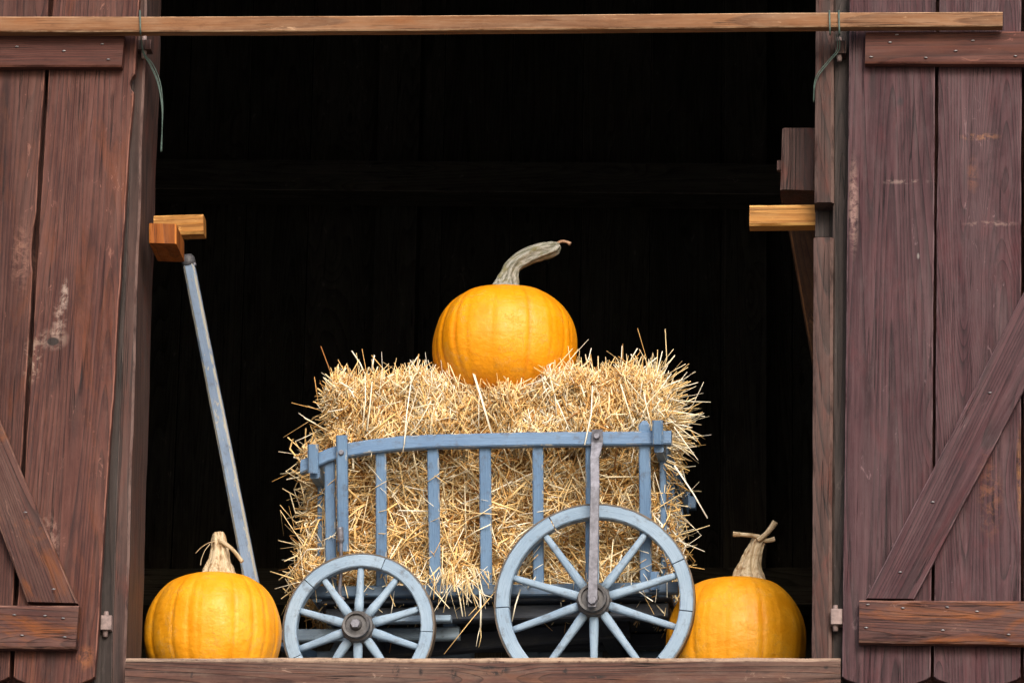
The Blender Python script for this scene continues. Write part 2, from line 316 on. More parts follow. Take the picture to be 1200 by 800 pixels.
# scalloped board: extends above frame, bottom corners cut in an arc
def plank(mb, xt0, xt1, xb0, xb1, Y, th=.028, yt=-260, ybm=806, cut=14, cl=True, cr=True, n=70, tone=None, nick=None, rough=.0025):
    # xt at y=0, xb at y=800
    Lp = []; Rp = []
    f = lambda a, b, y: a + (b-a)*y/800
    for i in range(n+1):
        y = yt + (ybm-cut-yt)*i/n; l = f(xt0, xb0, y); r = f(xt1, xb1, y)
        if nick:
            for (yn, hh, dd, sd_) in nick:
                q = max(0, 1-((y-yn)/hh)**2)
                if sd_ == 'L': l += dd*math.sqrt(q)
                else: r -= dd*math.sqrt(q)
        Lp.append(P(l, y, Y)); Rp.append(P(r, y, Y))
    for s_ in (.25, .5, .75, 1.0):
        y = ybm-cut + cut*s_; wd = (xb1-xb0); ins = wd*.42*s_**1.6
        Lp.append(P(xb0 + (ins if cl else 0), y, Y)); Rp.append(P(xb1 - (ins if cr else 0), y, Y))
    mb.strip(Lp, Rp, YB, th, rough=rough, tone=tone, ch=.003)

# left door
mb = MB()
plank(mb, 62, 163, 15, 110, 0, nick=[(97, 9, 5, 'R')], ybm=806, cut=14, tone=.75, n=240)
plank(mb, -48, 57, -95, 9.5, .002, nick=[(285, 30, 3, 'R')], tone=.15, n=120)
plank(mb, -156, -53, -200, -100, 0, tone=.6)
ldoor = mb.build('door', M['door'], barn); ldoor['label'] = 'left loft door of wide reddish boards, folded open'
mb = MB(); pq(mb, (-170, 42), (-170, 78), (145.5, 41), (142.5, 78), -.032, .0318, 30, rough=.001, tone=.45, ch=.004); mb.build('ledge', M['ledge_red'], ldoor)
mb = MB(); pq(mb, (-190, 707), (-190, 757), (92.5, 709), (88.5, 759.5), -.036, .0358, 40, rough=.0016, tone=.9, ch=.005); mb.build('ledge', M['ledge'], ldoor)
mb = MB(); pq(mb, (-110, 235), (-110, 330), (90.5, 706), (32, 704.5), -.030, .0298, 40, rough=.0016, tone=.6, ch=.004); mb.build('brace', M['ledge'], ldoor)
# right door
mb = MB()
plank(mb, 996, 1096.5, 987, 1090.5, 0, tone=.35, n=100, rough=.0018)
plank(mb, 1100.5, 1197, 1094, 1196, .002, tone=.5, n=100, rough=.0018)
plank(mb, 1201, 1300, 1200, 1300, 0, tone=.2, rough=.0018)
rdoor = mb.build('door', M['door_purple'], barn); rdoor['label'] = 'right loft door of purplish boards, folded open'
mb = MB(); pq(mb, (1014.5, 37.5), (1013.5, 74), (1300, 36), (1300, 75), -.032, .0318, 30, rough=.001, tone=.5, ch=.004); mb.build('ledge', M['ledge_red'], rdoor)
mb = MB(); pq(mb, (1007, 702.5), (1006.5, 752), (1300, 704), (1300, 756), -.036, .0358, 30, rough=.0016, tone=.9, ch=.005); mb.build('ledge', M['ledge'], rdoor)
mb = MB(); pq(mb, (1015, 700.5), (1071, 701), (1300, 148), (1300, 266), -.030, .0298, 40, rough=.0016, tone=.5, ch=.003); mb.build('brace', M['door_purple'], rdoor)
def nails(door, pts, Y):
    for (x, y) in pts:
        m = MB(); c = P(x, y, Y); a = random.uniform(-.5, .5)
        m.tube([c+Vector((-.0045, -.001, -.001*a)), c+Vector((0, -.0022, 0)), c+Vector((.0045, -.001, .001*a))], [.0012, .0019, .0011], 6)
        m.build('nail', M['nail'], door)
nails(ldoor, [(17, 720), (53, 721), (74, 724), (26, 744), (76, 746), (63, 690), (30, 600)], -.037)
nails(rdoor, [(1017, 708), (1058, 712), (1110, 711), (1145, 716), (1015, 735), (1105, 738), (1182, 743)], -.037)
nails(rdoor, [(1043, 50), (1051, 41), (1021, 67), (1085, 68), (1140, 48), (1190, 66), (1120, 60)], -.033)
nails(rdoor, [(1093, 588), (1055, 670), (1160, 460)], -.031); nails(ldoor, [(20, 55), (75, 60), (120, 52), (127, 70)], -.033)

# posts: left one is deep, its inner reveal shows; right one has a rebate and an open mortise
def post(mb, poly, Y, depth, **k): strip_px(mb, *poly, Y, depth, **k)
mb = MB(); strip_px(mb, [(150, -260), (140, 50), (108, 560), (95, 1100)], [(178, -260), (170, 50), (147, 800), (139, 1100)], .050, .26, n=60, rough=.003, ch=.006, tone=.7)
lp = mb.build('post', M['post'], barn); lp['label'] = 'left door post, brown inner reveal and dark front'
mb = MB(); strip_px(mb, [(148, -260), (138, 50), (104, 560), (92, 1100)], [(166, -260), (158, 50), (132, 740), (126, 1100)], .040, .0095, n=40, rough=.002, tone=.3)
mb.build('rebate_strip', M['postshade'], lp)  # dark strip standing in for the shaded recess by the door edge
# right post, built in lengths around the mortise
mb = MB()
strip_px(mb, [(958, -260), (954.5, 237)], [(977, -260), (977, 237)], .035, .24, n=30, rough=.002, ch=.008, tone=.5)
strip_px(mb, [(953.5, 278), (951, 862)], [(977, 278), (974, 862)], .033, .24, n=40, rough=.002, ch=.008, tone=.7)
rp = mb.build('post', M['post'], barn); rp['label'] = 'right door post with an open mortise'
mb = MB()
strip_px(mb, [(956, 237.5), (955, 277.5)], [(977, 237.5), (977, 277.5)], .10, .17, n=3, tone=.3)
strip_px(mb, [(977.5, -260), (974.5, 862)], [(1012, -260), (1004, 862)], .050, .22, n=40, rough=.002, ch=.006, tone=.3)
mb.build('rebate_strip', M['postshade'], rp)

# sill
mb = MB(); nx = 90; Lp = []; Rp = []
for i in range(nx+1):
    x = 147 + (985-147)*i/nx; p = P(x, 769, 0); zt = FLOOR + mnoise.noise(Vector((p.x*3, 5, 0)))*.003 + mnoise.noise(Vector((p.x*14, 8, 0)))*.0016
    Lp.append(Vector((p.x, .004, zt))); Rp.append(Vector((p.x, .004, FLOOR-.19)))
mb.strip(Lp, Rp, YB, .31, ch=.011, tone=.9)
sill = mb.build('sill', M['sill'], barn)

# bits of framing that stick out of the posts
mb = MB(); mb.quad(P(180, 252, .17), P(180, 276, .17), P(238, 250.5, .17), P(238.5, 273, .17), YB, .055, 8, ch=.006, rough=.0008, tone=.6)
o = mb.build('wooden_bar', M['fresh'], barn); o['label'] = 'short pale orange bar above the blue pole'
mb = MB(); mb.quad(P(174.5, 261.5, .03), P(206.5, 262.5, .03), P(174.5, 284.5, .03), P(206.5, 285.5, .03), YB, .155, 4, ch=.004, rough=.0008, tone=.6)
o = mb.build('beam_end', M['rustwood'], barn); o['label'] = 'red orange beam end on the left post'
mb = MB(); mb.quad(P(878.5, 240, .12), P(878, 264, .12), P(957, 239, .12), P(957, 263, .12), YB, .055, 8, ch=.006, rough=.0008, tone=.8)
o = mb.build('wooden_bar', M['fresh'], barn); o['label'] = 'short pale orange bar poking from the mortise'
mb = MB(); mb.quad(P(917, 150, .20), P(956, 150, .20), P(914, 222, .20), P(955, 223, .20), YB, .16, 6, ch=.006, rough=.0015, tone=.9)
o = mb.build('beam_end', M['post'], barn); o['label'] = 'grey squared beam end beside the right post'
mb = MB(); mb.quad(P(910.5, 188, .22), P(916, 188, .22), P(910.5, 199, .22), P(916, 199, .22), YB, .02, 1, tone=.9); mb.build('peg', M['post'], o)
mb = MB(); mb.quad(P(916, 216, .36), P(962, 216, .36), P(952, 420, .55), P(990, 420, .55), YB, .10, 8, ch=.004, tone=.5)
mb.build('corner_brace', M['innerbrown'], barn)
# hinges: painted gudgeon blocks on pins
def hinge(x, y, wd, hh, Y, lab):
    c = P(x, y, Y); s_ = 1/460
    m = MB(); m.box((c.x-wd*s_, c.y-.012, c.z-hh*s_), (c.x+wd*s_, c.y+.03, c.z+hh*s_), ch=.002); o = m.build('hinge', M['hinge'] if lab < 2 else M['post'], barn)
    m = MB(); m.lathe([(.001, -.035), (.0065, -.034), (.0075, -.02), (.0065, .028), (.0055, .032), (.001, .033)], (c.x-.003, c.y+.004, c.z), 12, 'Z', True)
    m.build('hinge_pin', M['hinge'], o)
hinge(125, 730, 6.5, 8.5, .030, 0); hinge(980.5, 723, 7, 9, .022, 1)
hinge(170, 54, 8, 6, .03, 2); hinge(985, 57, 6.5, 8, .02, 2)

# shell: outer walls, roof, loft floor, interior framing
XL, XR, YF, YBK = -3.6, 3.8, .26, 6.0; ZT = FLOOR+4.7
def wallboards(name, x0, x1, z0, z1, Y, mat, bw=.21, th=.03, lab=None):
    m = MB(); x = x0
    while x < x1-.01:
        e = min(x+bw*random.uniform(.9, 1.1), x1)
        m.strip([Vector((x+.003, Y, z0)), Vector((x+.003, Y, z1))], [Vector((e-.003, Y, z0)), Vector((e-.003, Y, z1))], YB, th, rough=0, ch=.002); x = e
    # backing that closes the joints
    m.strip([Vector((x0, Y+th+.004, z0)), Vector((x0, Y+th+.004, z1))], [Vector((x1, Y+th+.004, z0)), Vector((x1, Y+th+.004, z1))], YB, .02, tone=.1)
    return m.build(name, mat, barn)
xl = P(120, 400, .06).x - .02; xr = P(995, 400, .06).x + .04
wallboards('wall', XL, xl-.07, FLOOR-.19, ZT, .075, M['door'])
wallboards('wall', xr, XR, FLOOR-.19, ZT, .075, M['door'])
wallboards('wall', XL, XR, 0, FLOOR-.194, .03, M['door'])
wallboards('wall', xl-.07, P(150, 800, .12).x, FLOOR-.19, FLOOR-.02, .13, M['postshade'])
wallboards('wall', P(980, 800, .12).x, xr, FLOOR-.19, FLOOR-.02, .13, M['postshade'])
wallboards('wall', xl-.07, xr, FLOOR+2.05, ZT, .075, M['door'])
wallboards('wall', XL, XR, 0, ZT, YBK, M['inner'], bw=.26)
for X in (XL, XR-.05):
    m = MB(); m.box((X, .12, 0), (X+.05, YBK-.003, ZT), tone=.3); m.build('wall', M['inner'], barn)
m = MB(); m.box((XL+.055, .315, FLOOR-.06), (XR-.055, YBK-.003, FLOOR-.0015), tone=.3); m.build('loft_floor', M['inner'], barn)
m = MB(); m.box((XL+.055, .15, ZT-.08), (XR-.055, YBK-.003, ZT-.01), tone=.3); m.build('light_seal_ceiling', M['inner'], barn)  # flat ceiling added under the roof to stop light leaking in
m = MB(); xm = (XL+XR)/2
for sgn, xe in ((-1, XL-.35), (1, XR+.35)):
    m.bar((xe, (YBK-.3)/2+.05, ZT-.15), (xm, (YBK-.3)/2+.05, ZT+2.2), YBK+.6, .06, (0, 1, 0), tone=.4)
m.build('roof', M['roof'], barn)
# gable triangle front and back
for Y_ in (.09, YBK):
    m = MB(); m.strip([Vector((XL, Y_, ZT+.002)), Vector((xm-.02, Y_, ZT+2.1))], [Vector((XR, Y_, ZT+.002)), Vector((xm+.02, Y_, ZT+2.1))], YB, .04, tone=.4)
    m.build('gable', M['door'] if Y_ < 1 else M['inner'], barn)
def timber(A, B, wd, th, side=(1, 0, 0)):
    m = MB(); m.bar(A, B, wd, th, side, tone=.6); m.build('roof_timber', M['inner'], barn)
for x in (-2.2, -.9, .45, 1.8): timber((x, 5.7, FLOOR), (x, 5.7, ZT+1.2), .16, .16)
timber((XL+.06, 5.55, FLOOR+1.55), (XR-.06, 5.55, FLOOR+1.55), .14, .18, (0, 0, 1))
timber((XL+.06, 5.5, FLOOR+3.2), (XR-.06, 5.0, FLOOR+2.9), .12, .18, (0, 0, 1))
timber((.45, 5.4, FLOOR+.2), (1.25, 5.4, FLOOR+2.3), .12, .12)

# ------------------------------------------------------------------ long batten tied across the opening, with its wires
mb = MB(); n_ = 60; Lp = []; Rp = []
for i in range(n_+1):
    x = -60 + (1175+60)*i/n_; f = (x+60)/1235
    Lp.append(P(x, 19.5-4.5*f + 1.0*math.sin(f*5), -.072)); Rp.append(P(x, 37.5-6*f + 1.0*math.sin(f*5), -.072))
mb.strip(Lp, Rp, YB, .036, rough=.0007, ch=.003, tone=.5)
single(mb, 'wooden_batten', M['bar'], 'long thin tan batten wired flat across the top of the opening', 'batten')
def px(l): return [P(x, y, Y) for x, y, Y in l]
def smooth(pts, k=6):
    out = []; pts = [pts[0]] + pts + [pts[-1]]
    for a, b, c, d in zip(pts, pts[1:], pts[2:], pts[3:]):
        for i in range(k):
            t = i/k; out.append(.5*((2*b) + (c-a)*t + (2*a-5*b+4*c-d)*t*t + (3*b-a-3*c+d)*t**3))
    out.append(pts[-2]); return out
def loopwire(mb, x):
    for dx in (0,):
        pts = px([(x, 14, -.04), (x, 15, -.078), (x+.6, 38, -.078), (x+1, 41, -.03)]); mb.tube(smooth(pts, 5), .0022, 6)
mb = MB(); loopwire(mb, 164)
for d in (0, 2.5, -1.5): mb.tube(smooth(px([(165, 40, -.03), (168+d*.3, 62, .015), (177+d, 76, .03), (186+d*.8, 98, .04), (190+d*.3, 125, .05), (190, 150, .06), (189-d*.3, 178, .08)]), 6), .0013, 6)
single(mb, 'binding_wire', M['wire'], 'thin green wire loops dangling down the left post', 'wire')
mb = MB(); loopwire(mb, 972); loopwire(mb, 983)
for d in (0, 2.5): mb.tube(smooth(px([(980+d, 40, -.02), (981+d, 58, .0), (970+d, 72, .01), (958+d, 87, .02), (954+d*.4, 100, .03), (953.5, 120, .05)]), 6), .0014, 6)
single(mb, 'binding_wire', M['wire'], 'green wire wound twice round the batten and slanting off the right post', 'wire')

# ------------------------------------------------------------------ hand cart (built in its own frame)
RZ = R(-3.5)
YW = -.30                                                # near wheel plane, cart frame
root_y = .53 + .30
o_ = P(560, 769, root_y); CART = Vector((o_.x, root_y, FLOOR-.001))
cart = empty('hand_cart', CART, RZ)
tag(cart, 'blue painted wooden ladder cart on four spoked wheels, loaded with straw', 'cart')
RM = Matrix.Rotation(RZ, 3, 'Z'); RI = RM.inverted()
camL = RI @ (CAMLOC - CART)
def L(px_, py_, yl):                                     # pixel -> cart frame point on plane y = yl
    d = RI @ ray(px_, py_); t = (yl - camL.y)/d.y; return camL + d*t
hb = L(697, 705, YW); hs = L(421, 737, YW)
RB = ((L(697, 589.5, YW) - hb).length + (L(581, 705, YW)-hb).length)/2; RS = ((L(421, 650.5, YW)-hs).length + (L(331, 737, YW)-hs).length)/2
print('hub z', hb.z, 'R', RB, '| small', hs.z, RS, 'FLOOR', FLOOR)
hb.z = RB; hs.z = RS
RB_, RS_ = RB, RS
def make_wheel(rad, rimw, nsp, joints, hubr, a0, th=.034):
    m = MB(); ri = rad-.0035-rimw; ro = rad-.0035
    js = sorted(joints)
    for a, b in zip(js, js[1:]+[js[0]+360]):
        a += .35; b -= .35; k_ = max(4, int((b-a)/5)); an = [R(a+(b-a)*i/k_) for i in range(k_+1)]
        f = lambda r: [Vector((math.cos(q)*r, -th/2, math.sin(q)*r)) for q in an]
        m.strip(f(ro), f(ri), (0, 1, 0), th, curved=True, ch=.003)
    wheel = m.build('wheel', M['wheelblue'])
    m = MB(); an = [2*math.pi*i/72 for i in range(72)]
    rings = [[Vector((math.cos(q)*r, y, math.sin(q)*r)) for r, y in ((rad-.0038, -th/2+.001), (rad, -th/2+.0015), (rad, th/2-.002), (rad-.0038, th/2-.002))] for q in an]
    m.ring_mesh(rings, closed=True, smooth=False); m.build('tyre', M['tyre'], wheel)
    for i in range(nsp):
        q = R(a0 + 360*i/nsp); d = Vector((math.cos(q), 0, math.sin(q))); s_ = Vector((-math.sin(q), 0, math.cos(q)))
        m = MB(); r0 = hubr*.8; r1 = ri+.004
        pts = [(r0, .024, .026, -.012), (r0+.03, .025, .024, -.011), ((r0+r1)/2, .0205, .02, -.004), (r1-.02, .0185, .018, 0), (r1, .016, .016, 0)]
        rings = []; gr = []
        for r, w_, t_, yo in pts:
            ring = []
            for j in range(10):
                th_ = 2*math.pi*j/10; cx = math.cos(th_); cz = math.sin(th_)
                sx = abs(cx)**.6*math.copysign(1, cx); sz = abs(cz)**.6*math.copysign(1, cz)
                ring.append(d*r + s_*(sx*w_/2) + Vector((0, yo + sz*t_/2, 0)))
            rings.append(ring); gr.append([((p-d*r).dot(s_), p.y, r) for p in ring])
        m.ring_mesh(rings, gr=gr, smooth=True); m.build('spoke', M['wheelblue'], wheel)
    m = MB(); h = hubr
    m.lathe([(.002, -.058), (h*.30, -.058), (h*.36, -.050), (h*.62, -.049), (h*.64, -.056), (h*.78, -.057), (h*.80, -.042), (h*.76, -.040), (h*.90, -.036),
             (h*.92, -.030), (h*.88, -.028), (h*1.0, -.020), (h*1.02, .010), (h*.9, .016), (h*.85, .045), (h*.6, .05), (.002, .05)], n=40)
    m.build('hub', M['hub'], wheel)
    m = MB(); m.lathe([(.001, -.068), (h*.26, -.068), (h*.30, -.064), (h*.30, -.056), (.001, -.056)], n=6); m.build('axle_nut', M['iron'], wheel)
    return wheel
def put(wheel, p):
    wheel.parent = cart; wheel.location = p; return wheel
def copy_wheel(wheel, p, spin):
    c = wheel.copy(); COL.objects.link(c); c.parent = cart; c.location = p; c.rotation_euler = (0, spin, math.pi)
    for ch in list(wheel.children):
        d = ch.copy(); COL.objects.link(d); d.parent = c
    return c
bigw = put(make_wheel(RB, .036, 10, [25, 118, 183, 255, 318, 353], .0475, -90), hb); bigw['label'] = 'large rear wheel'
smw = put(make_wheel(RS, .034, 10, [70, 138, 205, 290, -4], .0455, -90), hs); smw['label'] = 'small front wheel'
copy_wheel(bigw, (hb.x, -YW, hb.z), .3); copy_wheel(smw, (hs.x, -YW, hs.z), .2)

def part(mb, name, mat='blue', parent=None): return mb.build(name, M[mat], parent or cart)
YT, YO = -.335, -.235                                    # near ladder plane at the top rail and at the bottom rail
zt = L(600, 514, YT).z; zb = L(600, 694, YO).z
def lad(px_, py_):                                       # near ladder: plane leans outward to the top
    y = YT
    for _ in range(6):
        p = L(px_, py_, y); y = YO + (YT-YO)*(p.z-zb)/(zt-zb)
    return L(px_, py_, y)
# top rail (near): bows up from the front end; mirrored for the far one
def mirror(p): return Vector((p.x, -p.y, p.z))
top = [(353, 548), (368, 542), (385, 534.5), (402, 529.5), (430, 524.5), (470, 520), (515, 517.5), (560, 516.5), (620, 515.5), (690, 515), (735, 514.5), (787, 513.5)]
TH = .019
def rail(pts, half, name, mat='blue'):
    for mir in (0, 1):
        m = MB(); A = []; B = []
        for (x, z) in pts:
            p = lad(x, z); a = p + Vector((0, -.014, half)); b = p + Vector((0, -.014, -half))
            if mir: a = mirror(a) ; b = mirror(b)
            A.append(a); B.append(b)
        m.strip(A, B, (0, 1 if not mir else -1, 0), .028, ch=.0035, curved=True, rough=.0012); part(m, name, mat)
dense = []
for (a, b), (c, d) in zip(top, top[1:]):
    for i in range(3): dense.append((a+(c-a)*i/3, b+(d-b)*i/3))
dense.append(top[-1])
rail(dense, .0185, 'top_rail')
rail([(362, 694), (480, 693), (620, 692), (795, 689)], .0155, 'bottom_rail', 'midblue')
# slats
for x0, x1, yt_, wd in ((386, 388, 526, .029), (446, 447, 522, .029), (507, 510, 519, .030), (568, 570, 517, .030), (630, 631, 516, .030), (692, 692, 516, .028), (755, 757, 497, .031)):
    for mir in (0, 1):
        a = lad(x0, yt_) + Vector((0, .004, 0)); b = lad(x1, 698) + Vector((0, .004, 0))
        if mir: a = mirror(a); b = mirror(b)
        m = MB(); m.bar(a, b, wd*random.uniform(.96, 1.04), .014, (1, 0, 0), n=12, rough=.0008, ch=.003)
        if x0 == 755:                                    # pointed top that stands above the rail
            m.bar(a+Vector((0, 0, -.002)), a+Vector((0, 0, .010)), (.030, .012), .0135, (1, 0, 0), ch=.003)
        part(m, 'slat')
# keepers (square blocks slotted on the rail ends) and the end gates they hold
def gate(xk, yk0, yk1, inset, end):
    a = lad(xk, yk0); b = lad(xk, yk1)
    for mir in (0, 1):
        m = MB(); aa = a + Vector((0, -.030, 0)); bb = b + Vector((0, -.026, 0))
        if mir: aa = mirror(aa); bb = mirror(bb)
        m.bar(aa, bb, .028, .022, (1, 0, 0), n=3, ch=.005, rough=.001); part(m, 'keeper_block')
    zr = (a.z+b.z)/2 - .008
    m = MB(); A_ = Vector((a.x, a.y+.01, zr-.010)); m.bar(A_, mirror(A_), .058, .026, (0, 0, 1), n=4, ch=.004); part(m, 'end_rail')
    bx = lad(xk, 692); m = MB(); B_ = Vector((a.x, bx.y+.005, zb+.004)); m.bar(B_, mirror(B_), .04, .026, (0, 0, 1), ch=.004); part(m, 'end_rail')
    for f in (-.72, -.36, 0, .36, .72):
        m = MB(); m.bar(Vector((a.x, f*abs(A_.y), zr)), Vector((a.x, f*abs(B_.y), zb)), .026, .016, (0, 1, 0), n=4, ch=.003); part(m, 'end_slat')
gate(369, 524, 557, 0, 0); gate(772, 496, 523, 0, 1)
# small keeper at the rear end of the bottom rail
for mir in (0, 1):
    p = lad(768, 672); q = lad(768, 693); p = p+Vector((0, -.024, 0)); q = q+Vector((0, -.022, 0))
    if mir: p = mirror(p); q = mirror(q)
    m = MB(); m.bar(p, q, .026, .02, (1, 0, 0), ch=.004); part(m, 'keeper_block')
# front stake with its bolt, iron link below
for mir in (0, 1):
    a = lad(402.5, 513) + Vector((0, -.027, 0)); b = lad(404, 648) + Vector((0, -.022, 0))
    q = [a, b] if not mir else [mirror(a), mirror(b)]
    m = MB(); m.bar(q[0], q[1], .029, .024, (1, 0, 0), n=10, ch=.005, rough=.001); st = part(m, 'stake')
    m = MB(); c = q[0].lerp(q[1], .16) + Vector((0, (-.013 if not mir else .013), 0)); m.lathe([(.001, -.004), (.006, -.004), (.008, 0), (.008, .004), (.001, .004)], c, 12); part(m, 'bolt', 'iron', st)
    m = MB(); s_ = -1 if not mir else 1
    pp = [lad(x, y)+Vector((0, -.040, 0)) for x, y in ((401, 622), (402, 634), (402.5, 645), (402.5, 672), (401, 698), (404, 708))]
    if mir: pp = [mirror(p) for p in pp]
    m.tube(smooth(pp, 5), [.009 if i < 8 or i > 22 else .005 for i in range(26)], 8); part(m, 'stake_iron', 'iron', st)
# rear brace iron: bolt on the rail, runs outside the wheel to the axle end
for mir in (0, 1):
    hx = hb.x; yo = YW-.066
    pts = [lad(701, 506)+Vector((0, -.020, 0)), lad(701, 521)+Vector((0, -.0195, 0)), lad(700.5, 530)+Vector((0, -.030, 0)), lad(699, 541)+Vector((0, -.040, 0)),
           L(697.5, 570, YW-.072), L(696, 640, YW-.071), L(694.5, 704, YW-.071), L(694, 711, YW-.071)]
    ws = [.028, .032, .029, .0245, .0245, .0245, .026, .022]
    A = [p+Vector((-w_/2, 0, 0)) for p, w_ in zip(pts, ws)]; B = [p+Vector((w_/2, 0, 0)) for p, w_ in zip(pts, ws)]
    if mir: A = [mirror(p) for p in A]; B = [mirror(p) for p in B]
    m = MB(); m.strip(A, B, (0, -1 if not mir else 1, 0), .006, ch=.0015, curved=True); br = part(m, 'brace_iron', 'iron')
    for p, r in ((pts[0].lerp(pts[1], .55), .009), (pts[-2], .0125)):
        c = p + Vector((0, -.007, 0)); sg = 1
        if mir: c = mirror(c); sg = -1
        m = MB(); m.lathe([(.0005, -.009*sg), (r*.85, -.009*sg), (r, -.006*sg), (r, .004*sg), (.0005, .004*sg)], c, 7); part(m, 'bolt', 'iron', br)
# undercarriage
for h in (hb, hs):
    m = MB(); m.bar((h.x, YW+.05, h.z), (h.x, -YW-.05, h.z), .045, .05, (1, 0, 0), ch=.005); part(m, 'axle', 'shadeblue')
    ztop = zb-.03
    m = MB(); m.bar((h.x, -.21, h.z+.05), (h.x, .21, h.z+.05), .05, max(.03, 2*(ztop-h.z-.05)-.0), (1, 0, 0), ch=.005); part(m, 'bolster', 'shadeblue')
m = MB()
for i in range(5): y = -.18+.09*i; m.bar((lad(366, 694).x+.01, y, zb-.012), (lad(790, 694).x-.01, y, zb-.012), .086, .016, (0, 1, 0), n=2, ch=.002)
part(m, 'floor_boards', 'shadeblue')
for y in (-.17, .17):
    m = MB(); m.bar((lad(366, 694).x+.03, y, zb-.042), (lad(790, 694).x-.02, y, zb-.042), .04, .045, (0, 0, 1), ch=.004); part(m, 'floor_bearer', 'shadeblue')
m = MB(); m.bar((hs.x-.05, 0, zb-.10), (hb.x+.06, 0, hb.z+.0), .05, .045, (0, 0, 1), ch=.005); part(m, 'reach_pole', 'shadeblue')
# front carriage: two planks that run lengthwise and the drawbar
f0 = L(346, 745, -.13); f1 = L(539, 743, -.13)
for y in (-.13, .13):
    m = MB(); m.bar((f0.x, y, f0.z-.0), (f1.x, y, f0.z), .034, .03, (0, 0, 1), n=4, ch=.004, rough=.001); part(m, 'carriage_arm', 'wheelblue')
g0 = L(440, 725, -.215); g1 = L(529, 725, -.215)
m = MB(); m.bar((g0.x, -.215, g1.z), (g1.x, -.215, g1.z), .0175, .03, (0, 0, 1), ch=.003); part(m, 'carriage_slide', 'wheelblue')
m = MB(); m.bar((f1.x-.03, -.14, f0.z+.028), (f1.x-.03, .14, f0.z+.028), .03, .02, (1, 0, 0), ch=.003); part(m, 'carriage_cross')
YP = -.02
a = L(308, 748, YP); b = L(221, 308, YP)
m = MB(); m.bar(a, b, (.041, .031), .03, (1, 0, 0), n=30, ch=.006, rough=.0012); db = part(m, 'drawbar', 'poleblue')
m = MB(); d_ = (b-a).normalized(); m.tube([b-d_*.012, b+d_*.0, b+d_*.014, b+d_*.022, b+d_*.025], [.0175, .020, .0195, .014, .003], 14); part(m, 'end_cap', 'black', db)
m = MB(); c = b+Vector((.017, -.004, -.006)); m.lathe([(.001, -.006), (.005, -.004), (.006, .004), (.001, .006)], c, 10); part(m, 'screw', 'iron', db)
m = MB(); m.bar((f0.x+.01, -.13, f0.z+.0), (a.x, 0, a.z+.012), .03, .03, (0, 0, 1), ch=.004); m.bar((f0.x+.01, .13, f0.z), (a.x, .012, a.z+.012), .03, .03, (0, 0, 1), ch=.004); part(m, 'drawbar_fork')

# ------------------------------------------------------------------ straw bales
def stalks(p0, d, ln, wd, bend, tone):
    """vectorised stalks: 3 rows of a 3-sided section; returns verts, faces, tones"""
    n = len(p0); d = d/np.linalg.norm(d, axis=1, keepdims=True)
    a = np.cross(d, rng.normal(size=(n, 3))); a /= np.linalg.norm(a, axis=1, keepdims=True); b = np.cross(d, a)
    V = np.zeros((n, 9, 3))
    for r, t in enumerate((0, .5, 1.0)):
        c = p0 + d*(ln*t)[:, None] + bend*((t*(1-t)*4)*ln)[:, None]
        w_ = wd*(1 - .25*t)
        for j in range(3):
            an = 2*math.pi*j/3; fl = .45
            V[:, r*3+j] = c + a*(math.cos(an)*w_)[:, None] + b*(math.sin(an)*w_*fl)[:, None]
    f = []
    base = [(0, 1, 4, 3), (1, 2, 5, 4), (2, 0, 3, 5), (3, 4, 7, 6), (4, 5, 8, 7), (5, 3, 6, 8)]
    F = (np.arange(n)*9)[:, None, None] + np.array(base)[None]
    T = (np.arange(n)*9)[:, None, None] + np.array([(2, 1, 0), (6, 7, 8)])[None]
    return V.reshape(-1, 3), F.reshape(-1, 4), T.reshape(-1, 3), np.repeat(tone, 9)
def straw_mesh(name, sets, core, mat, loc, rz):
    Vs, Fs, Ts, Ns = [], [], [], []; off = 0
    for s_ in sets:
        v, f, t, tn = stalks(*s_); Vs.append(v); Fs.append(f+off); Ts.append(t+off); Ns.append(tn); off += len(v)
    V = np.concatenate(Vs); F = np.concatenate(Fs); T = np.concatenate(Ts); tn = np.concatenate(Ns)
    me = bpy.data.meshes.new(name)
    nl = F.size + T.size
    me.vertices.add(len(V)); me.vertices.foreach_set('co', V.astype('f').ravel())
    me.loops.add(nl); me.loops.foreach_set('vertex_index', np.concatenate([F.ravel(), T.ravel()]).astype('i'))
    me.polygons.add(len(F)+len(T))
    st = np.concatenate([np.arange(len(F))*4, len(F)*4 + np.arange(len(T))*3]).astype('i'); me.polygons.foreach_set('loop_start', st)
    me.update(calc_edges=True); me.validate()
    a_ = me.attributes.new('tone', 'FLOAT', 'POINT'); a_.data.foreach_set('value', tn.astype('f'))
    me.materials.append(mat); o = bpy.data.objects.new(name, me); COL.objects.link(o); return o
def tone(n, pw=1.0, lo=0., hi=1.): return lo + (hi-lo)*np.clip(rng.beta(1.35, 1.15, n), 0, 1)**pw
